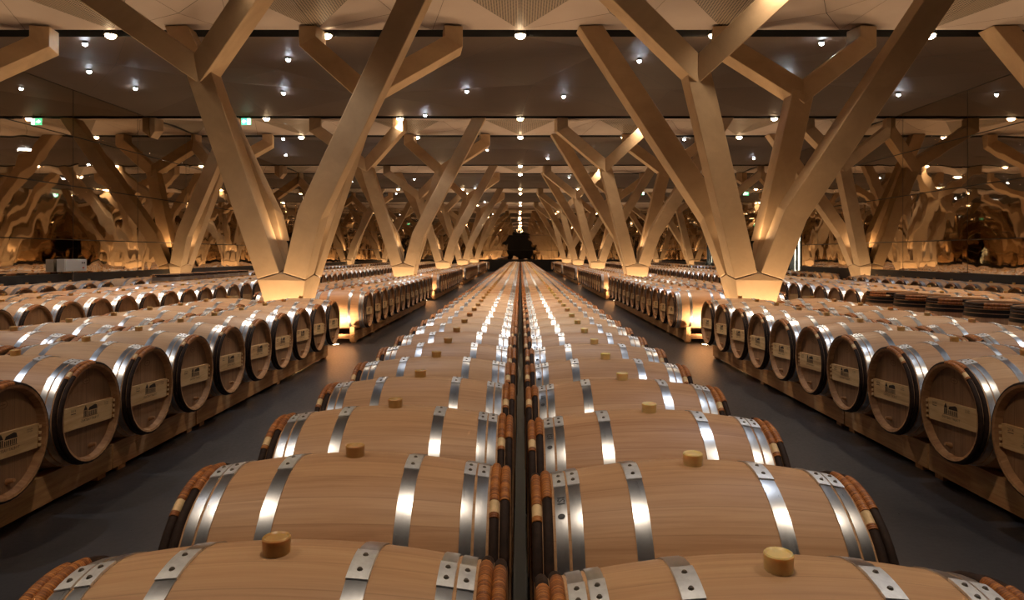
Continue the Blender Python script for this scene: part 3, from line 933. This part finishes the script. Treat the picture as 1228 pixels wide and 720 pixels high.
from mathutils.bvhtree import BVHTree
_cm = bpy.data.objects['ceiling'].data
CBVH = BVHTree.FromPolygons([v.co.copy() for v in _cm.vertices], [tuple(p.vertices) for p in _cm.polygons])
def ceil_z(x, y):
    h = CBVH.ray_cast(Vector((x, y, 4.0)), Vector((0, 0, 1)))
    return h[0].z if h[0] else CEIL
pn = empty('pin_spotlight')
b = MB(); b.cyl((0, 0, -.045), (0, 0, 1), .05, .05, .045, M['dark_metal'], 14, False); b.build('housing', pn)
b = MB(); dome(b, .044, .05, -.043, M['cool']); b.build('lens', pn)
b = MB(); b.cyl((0, 0, -.012), (0, 0, 1), .062, .056, .010, M['lamp_metal'], 14); b.build('rim', pn)
kids(pn); used = False
PINS = [(-8.2, 13.35), (-9.55, 15.7), (-9.45, 17.4), (-4.7, 14.35), (-6.05, 18.1), (-1.36, 18.0), (-2.7, 20.1), (1.15, 18.8), (2.6, 15.5), (5.65, 13.3), (9.6, 18.0), (6.3, 16.6)]
for k in range(0, N_BAY):
    for j, (x, yy) in enumerate(PINS):
        Y = yy+BAY*(k-1)
        if k == 0 and (Y < 3.0 or abs(x) > 6.5): continue
        if k >= 3 and j % 2: continue
        zt = ceil_z(x, Y)
        if k >= 1:
            o = copy_tree(pn) if used else pn; used = True
            o.location = (x, Y, zt)
            side = 'left' if x < 0 else 'right'
            rank = 1+sum(1 for q in PINS if (q[0] < 0) == (x < 0) and q[1] < yy and not (k >= 3 and PINS.index(q) % 2))
            tag(o, f"cool ceiling spotlight, {nth(rank)} from the camera, {side} half of the {nth(k)} ceiling bay", 'ceiling light', 'pin spotlights on the ceiling')
        if k <= 3:
            lamp_light('SPOT', 'pin_beam', (x, Y, zt-.13), E_PIN, COOL, spot_size=1.5, spot_blend=.7, shadow_soft_size=.04)

gl = empty('floor_uplight')
b = MB(); b.cyl((0, 0, .0), (0, 0, 1), .10, .095, .012, M['lamp_metal'], 20, False, False); b.cyl((0, 0, .012), (0, 0, 1), .095, .078, -.001, M['lamp_metal'], 20, False, False); b.build('trim_ring', gl)
b = MB(); b.cyl((0, 0, .002), (0, 0, 1), .078, .078, .006, M['ground'], 20); b.build('lens', gl)
kids(gl); used = False
for k in range(1, N_BAY+1):
    for x0, word in ((-TREE_X, 'left inner'), (TREE_X, 'right inner'), (-WALL_X, 'left wall'), (WALL_X, 'right wall')):
        off = -.12 if x0 == WALL_X else .12 if x0 == -WALL_X else 0
        for dx, dy in ((-.38, -.48), (.38, -.48), (-.54, .57), (.54, .57), (off, -.64), (off, .64)):
            if 1:
                x, yy = x0+dx, BAY*k+dy
                if abs(x) > WALL_X: continue
                o = copy_tree(gl) if used else gl; used = True
                o.location = (x, yy, 0)
                d2 = 'near' if dy < 0 else 'far'; e2 = 'middle' if abs(dx) < .2 else 'aisle-side' if abs(x) < abs(x0) else 'outer'
                tag(o, f"round floor uplight at the {d2} {e2} edge of the {nth(k)} {word} column", 'floor light', 'uplights at the column feet')
                lamp_light('AREA', 'uplight_beam', (x, yy, .03), E_GROUND*((.55 if dy < 0 else 1.0) if abs(dx) < .2 else (.95 if dy < 0 else 1.3)), GOLD, rot=(PI, 0, 0), shape='DISK', size=.15, spread=2.5)

# small spots standing in the cleft of every column, between its limbs
cl = empty('column_uplight')
b = MB(); b.cyl((0, 0, .0), (0, 0, 1), .035, .035, .30, M['dark_metal'], 12); b.cyl((0, 0, .30), (0, 0, 1), .035, .06, .05, M['dark_metal'], 12, True, False); b.build('housing', cl)
b = MB(); b.cyl((0, 0, .335), (0, 0, 1), .052, .052, .006, M['ground'], 12); b.build('lens', cl)
kids(cl); used = False
for k in range(1, N_BAY+1):
    for x0, word in ((-TREE_X, 'left inner'), (TREE_X, 'right inner'), (-WALL_X+.17, 'left wall'), (WALL_X-.17, 'right wall')):
        o = copy_tree(cl) if used else cl; used = True
        o.location = (x0, BAY*k, 1.36)
        tag(o, f"small spotlight in the cleft between the limbs of the {nth(k)} {word} column", 'column light', 'spotlights in the column clefts')
        lamp_light('AREA', 'cleft_beam', (x0, BAY*k, 1.72), E_CLEFT, GOLD, rot=(PI, 0, 0), shape='DISK', size=.10)

# green emergency exit signs
ex = empty('exit_sign')
b = MB(); b.box(-.13, .13, -.02, .02, -.09, .09, M['exit_green']); b.build('panel', ex)
b = MB(); Yf = -.0215
b.add([(x, Yf, z) for x, z in ((-.12, 0), (-.05, .06), (-.05, .02), (.0, .02), (.0, -.02), (-.05, -.02), (-.05, -.06))], [tuple(range(7))], M['exit_white'])
b.add([(x, Yf, z) for x, z in ((.04, -.08), (.12, -.08), (.12, .08), (.04, .08))], [(0, 1, 2, 3)], M['exit_white'])
b.build('pictogram', ex)
b = MB(); b.box(-.10, -.09, -.005, .005, .1, .22, M['dark_metal']); b.box(.09, .10, -.005, .005, .1, .22, M['dark_metal']); b.build('hanger', ex)
kids(ex)
for j, (x, yy, lab) in enumerate(((-7.85, 20.3, 'nearest green exit sign hanging from the left side of the ceiling'), (-7.7, 34.2, 'farther green exit sign hanging from the left side of the ceiling'), (7.6, 44.3, 'green exit sign hanging from the ceiling far down the right side'))):
    o = ex if j == 0 else copy_tree(ex); o.location = (x, yy, 5.30); tag(o, lab, 'exit sign', 'exit signs')

# ------------------------------------------------------------------ world, camera, output look
w = bpy.data.worlds.new('World'); SC.world = w; w.use_nodes = True
w.node_tree.nodes['Background'].inputs[0].default_value = (0.02, 0.015, 0.01, 1); w.node_tree.nodes['Background'].inputs[1].default_value = 0.3
cam = bpy.data.cameras.new('camera'); co = bpy.data.objects.new('camera', cam); COL.objects.link(co); SC.camera = co
cam.sensor_fit = 'HORIZONTAL'; cam.sensor_width = 36; cam.lens = 36*F_PX/1228
co.location = (0, 0, CAM_Z); co.rotation_euler = (PI/2, 0, 0)
cam.shift_x = -10/1228; cam.shift_y = -55/1228
cam.clip_start = .05; cam.clip_end = 300
SC.view_settings.view_transform = 'Standard'; SC.view_settings.look = 'None'; SC.view_settings.exposure = 0.0; SC.view_settings.gamma = 1
SC.view_settings.use_curve_mapping = False
c = SC.cycles
c.use_denoising = True; c.max_bounces = 8; c.diffuse_bounces = 3; c.glossy_bounces = 5; c.transmission_bounces = 4
c.caustics_reflective = True; c.caustics_refractive = False; c.sample_clamp_indirect = 4.0; c.use_light_tree = True
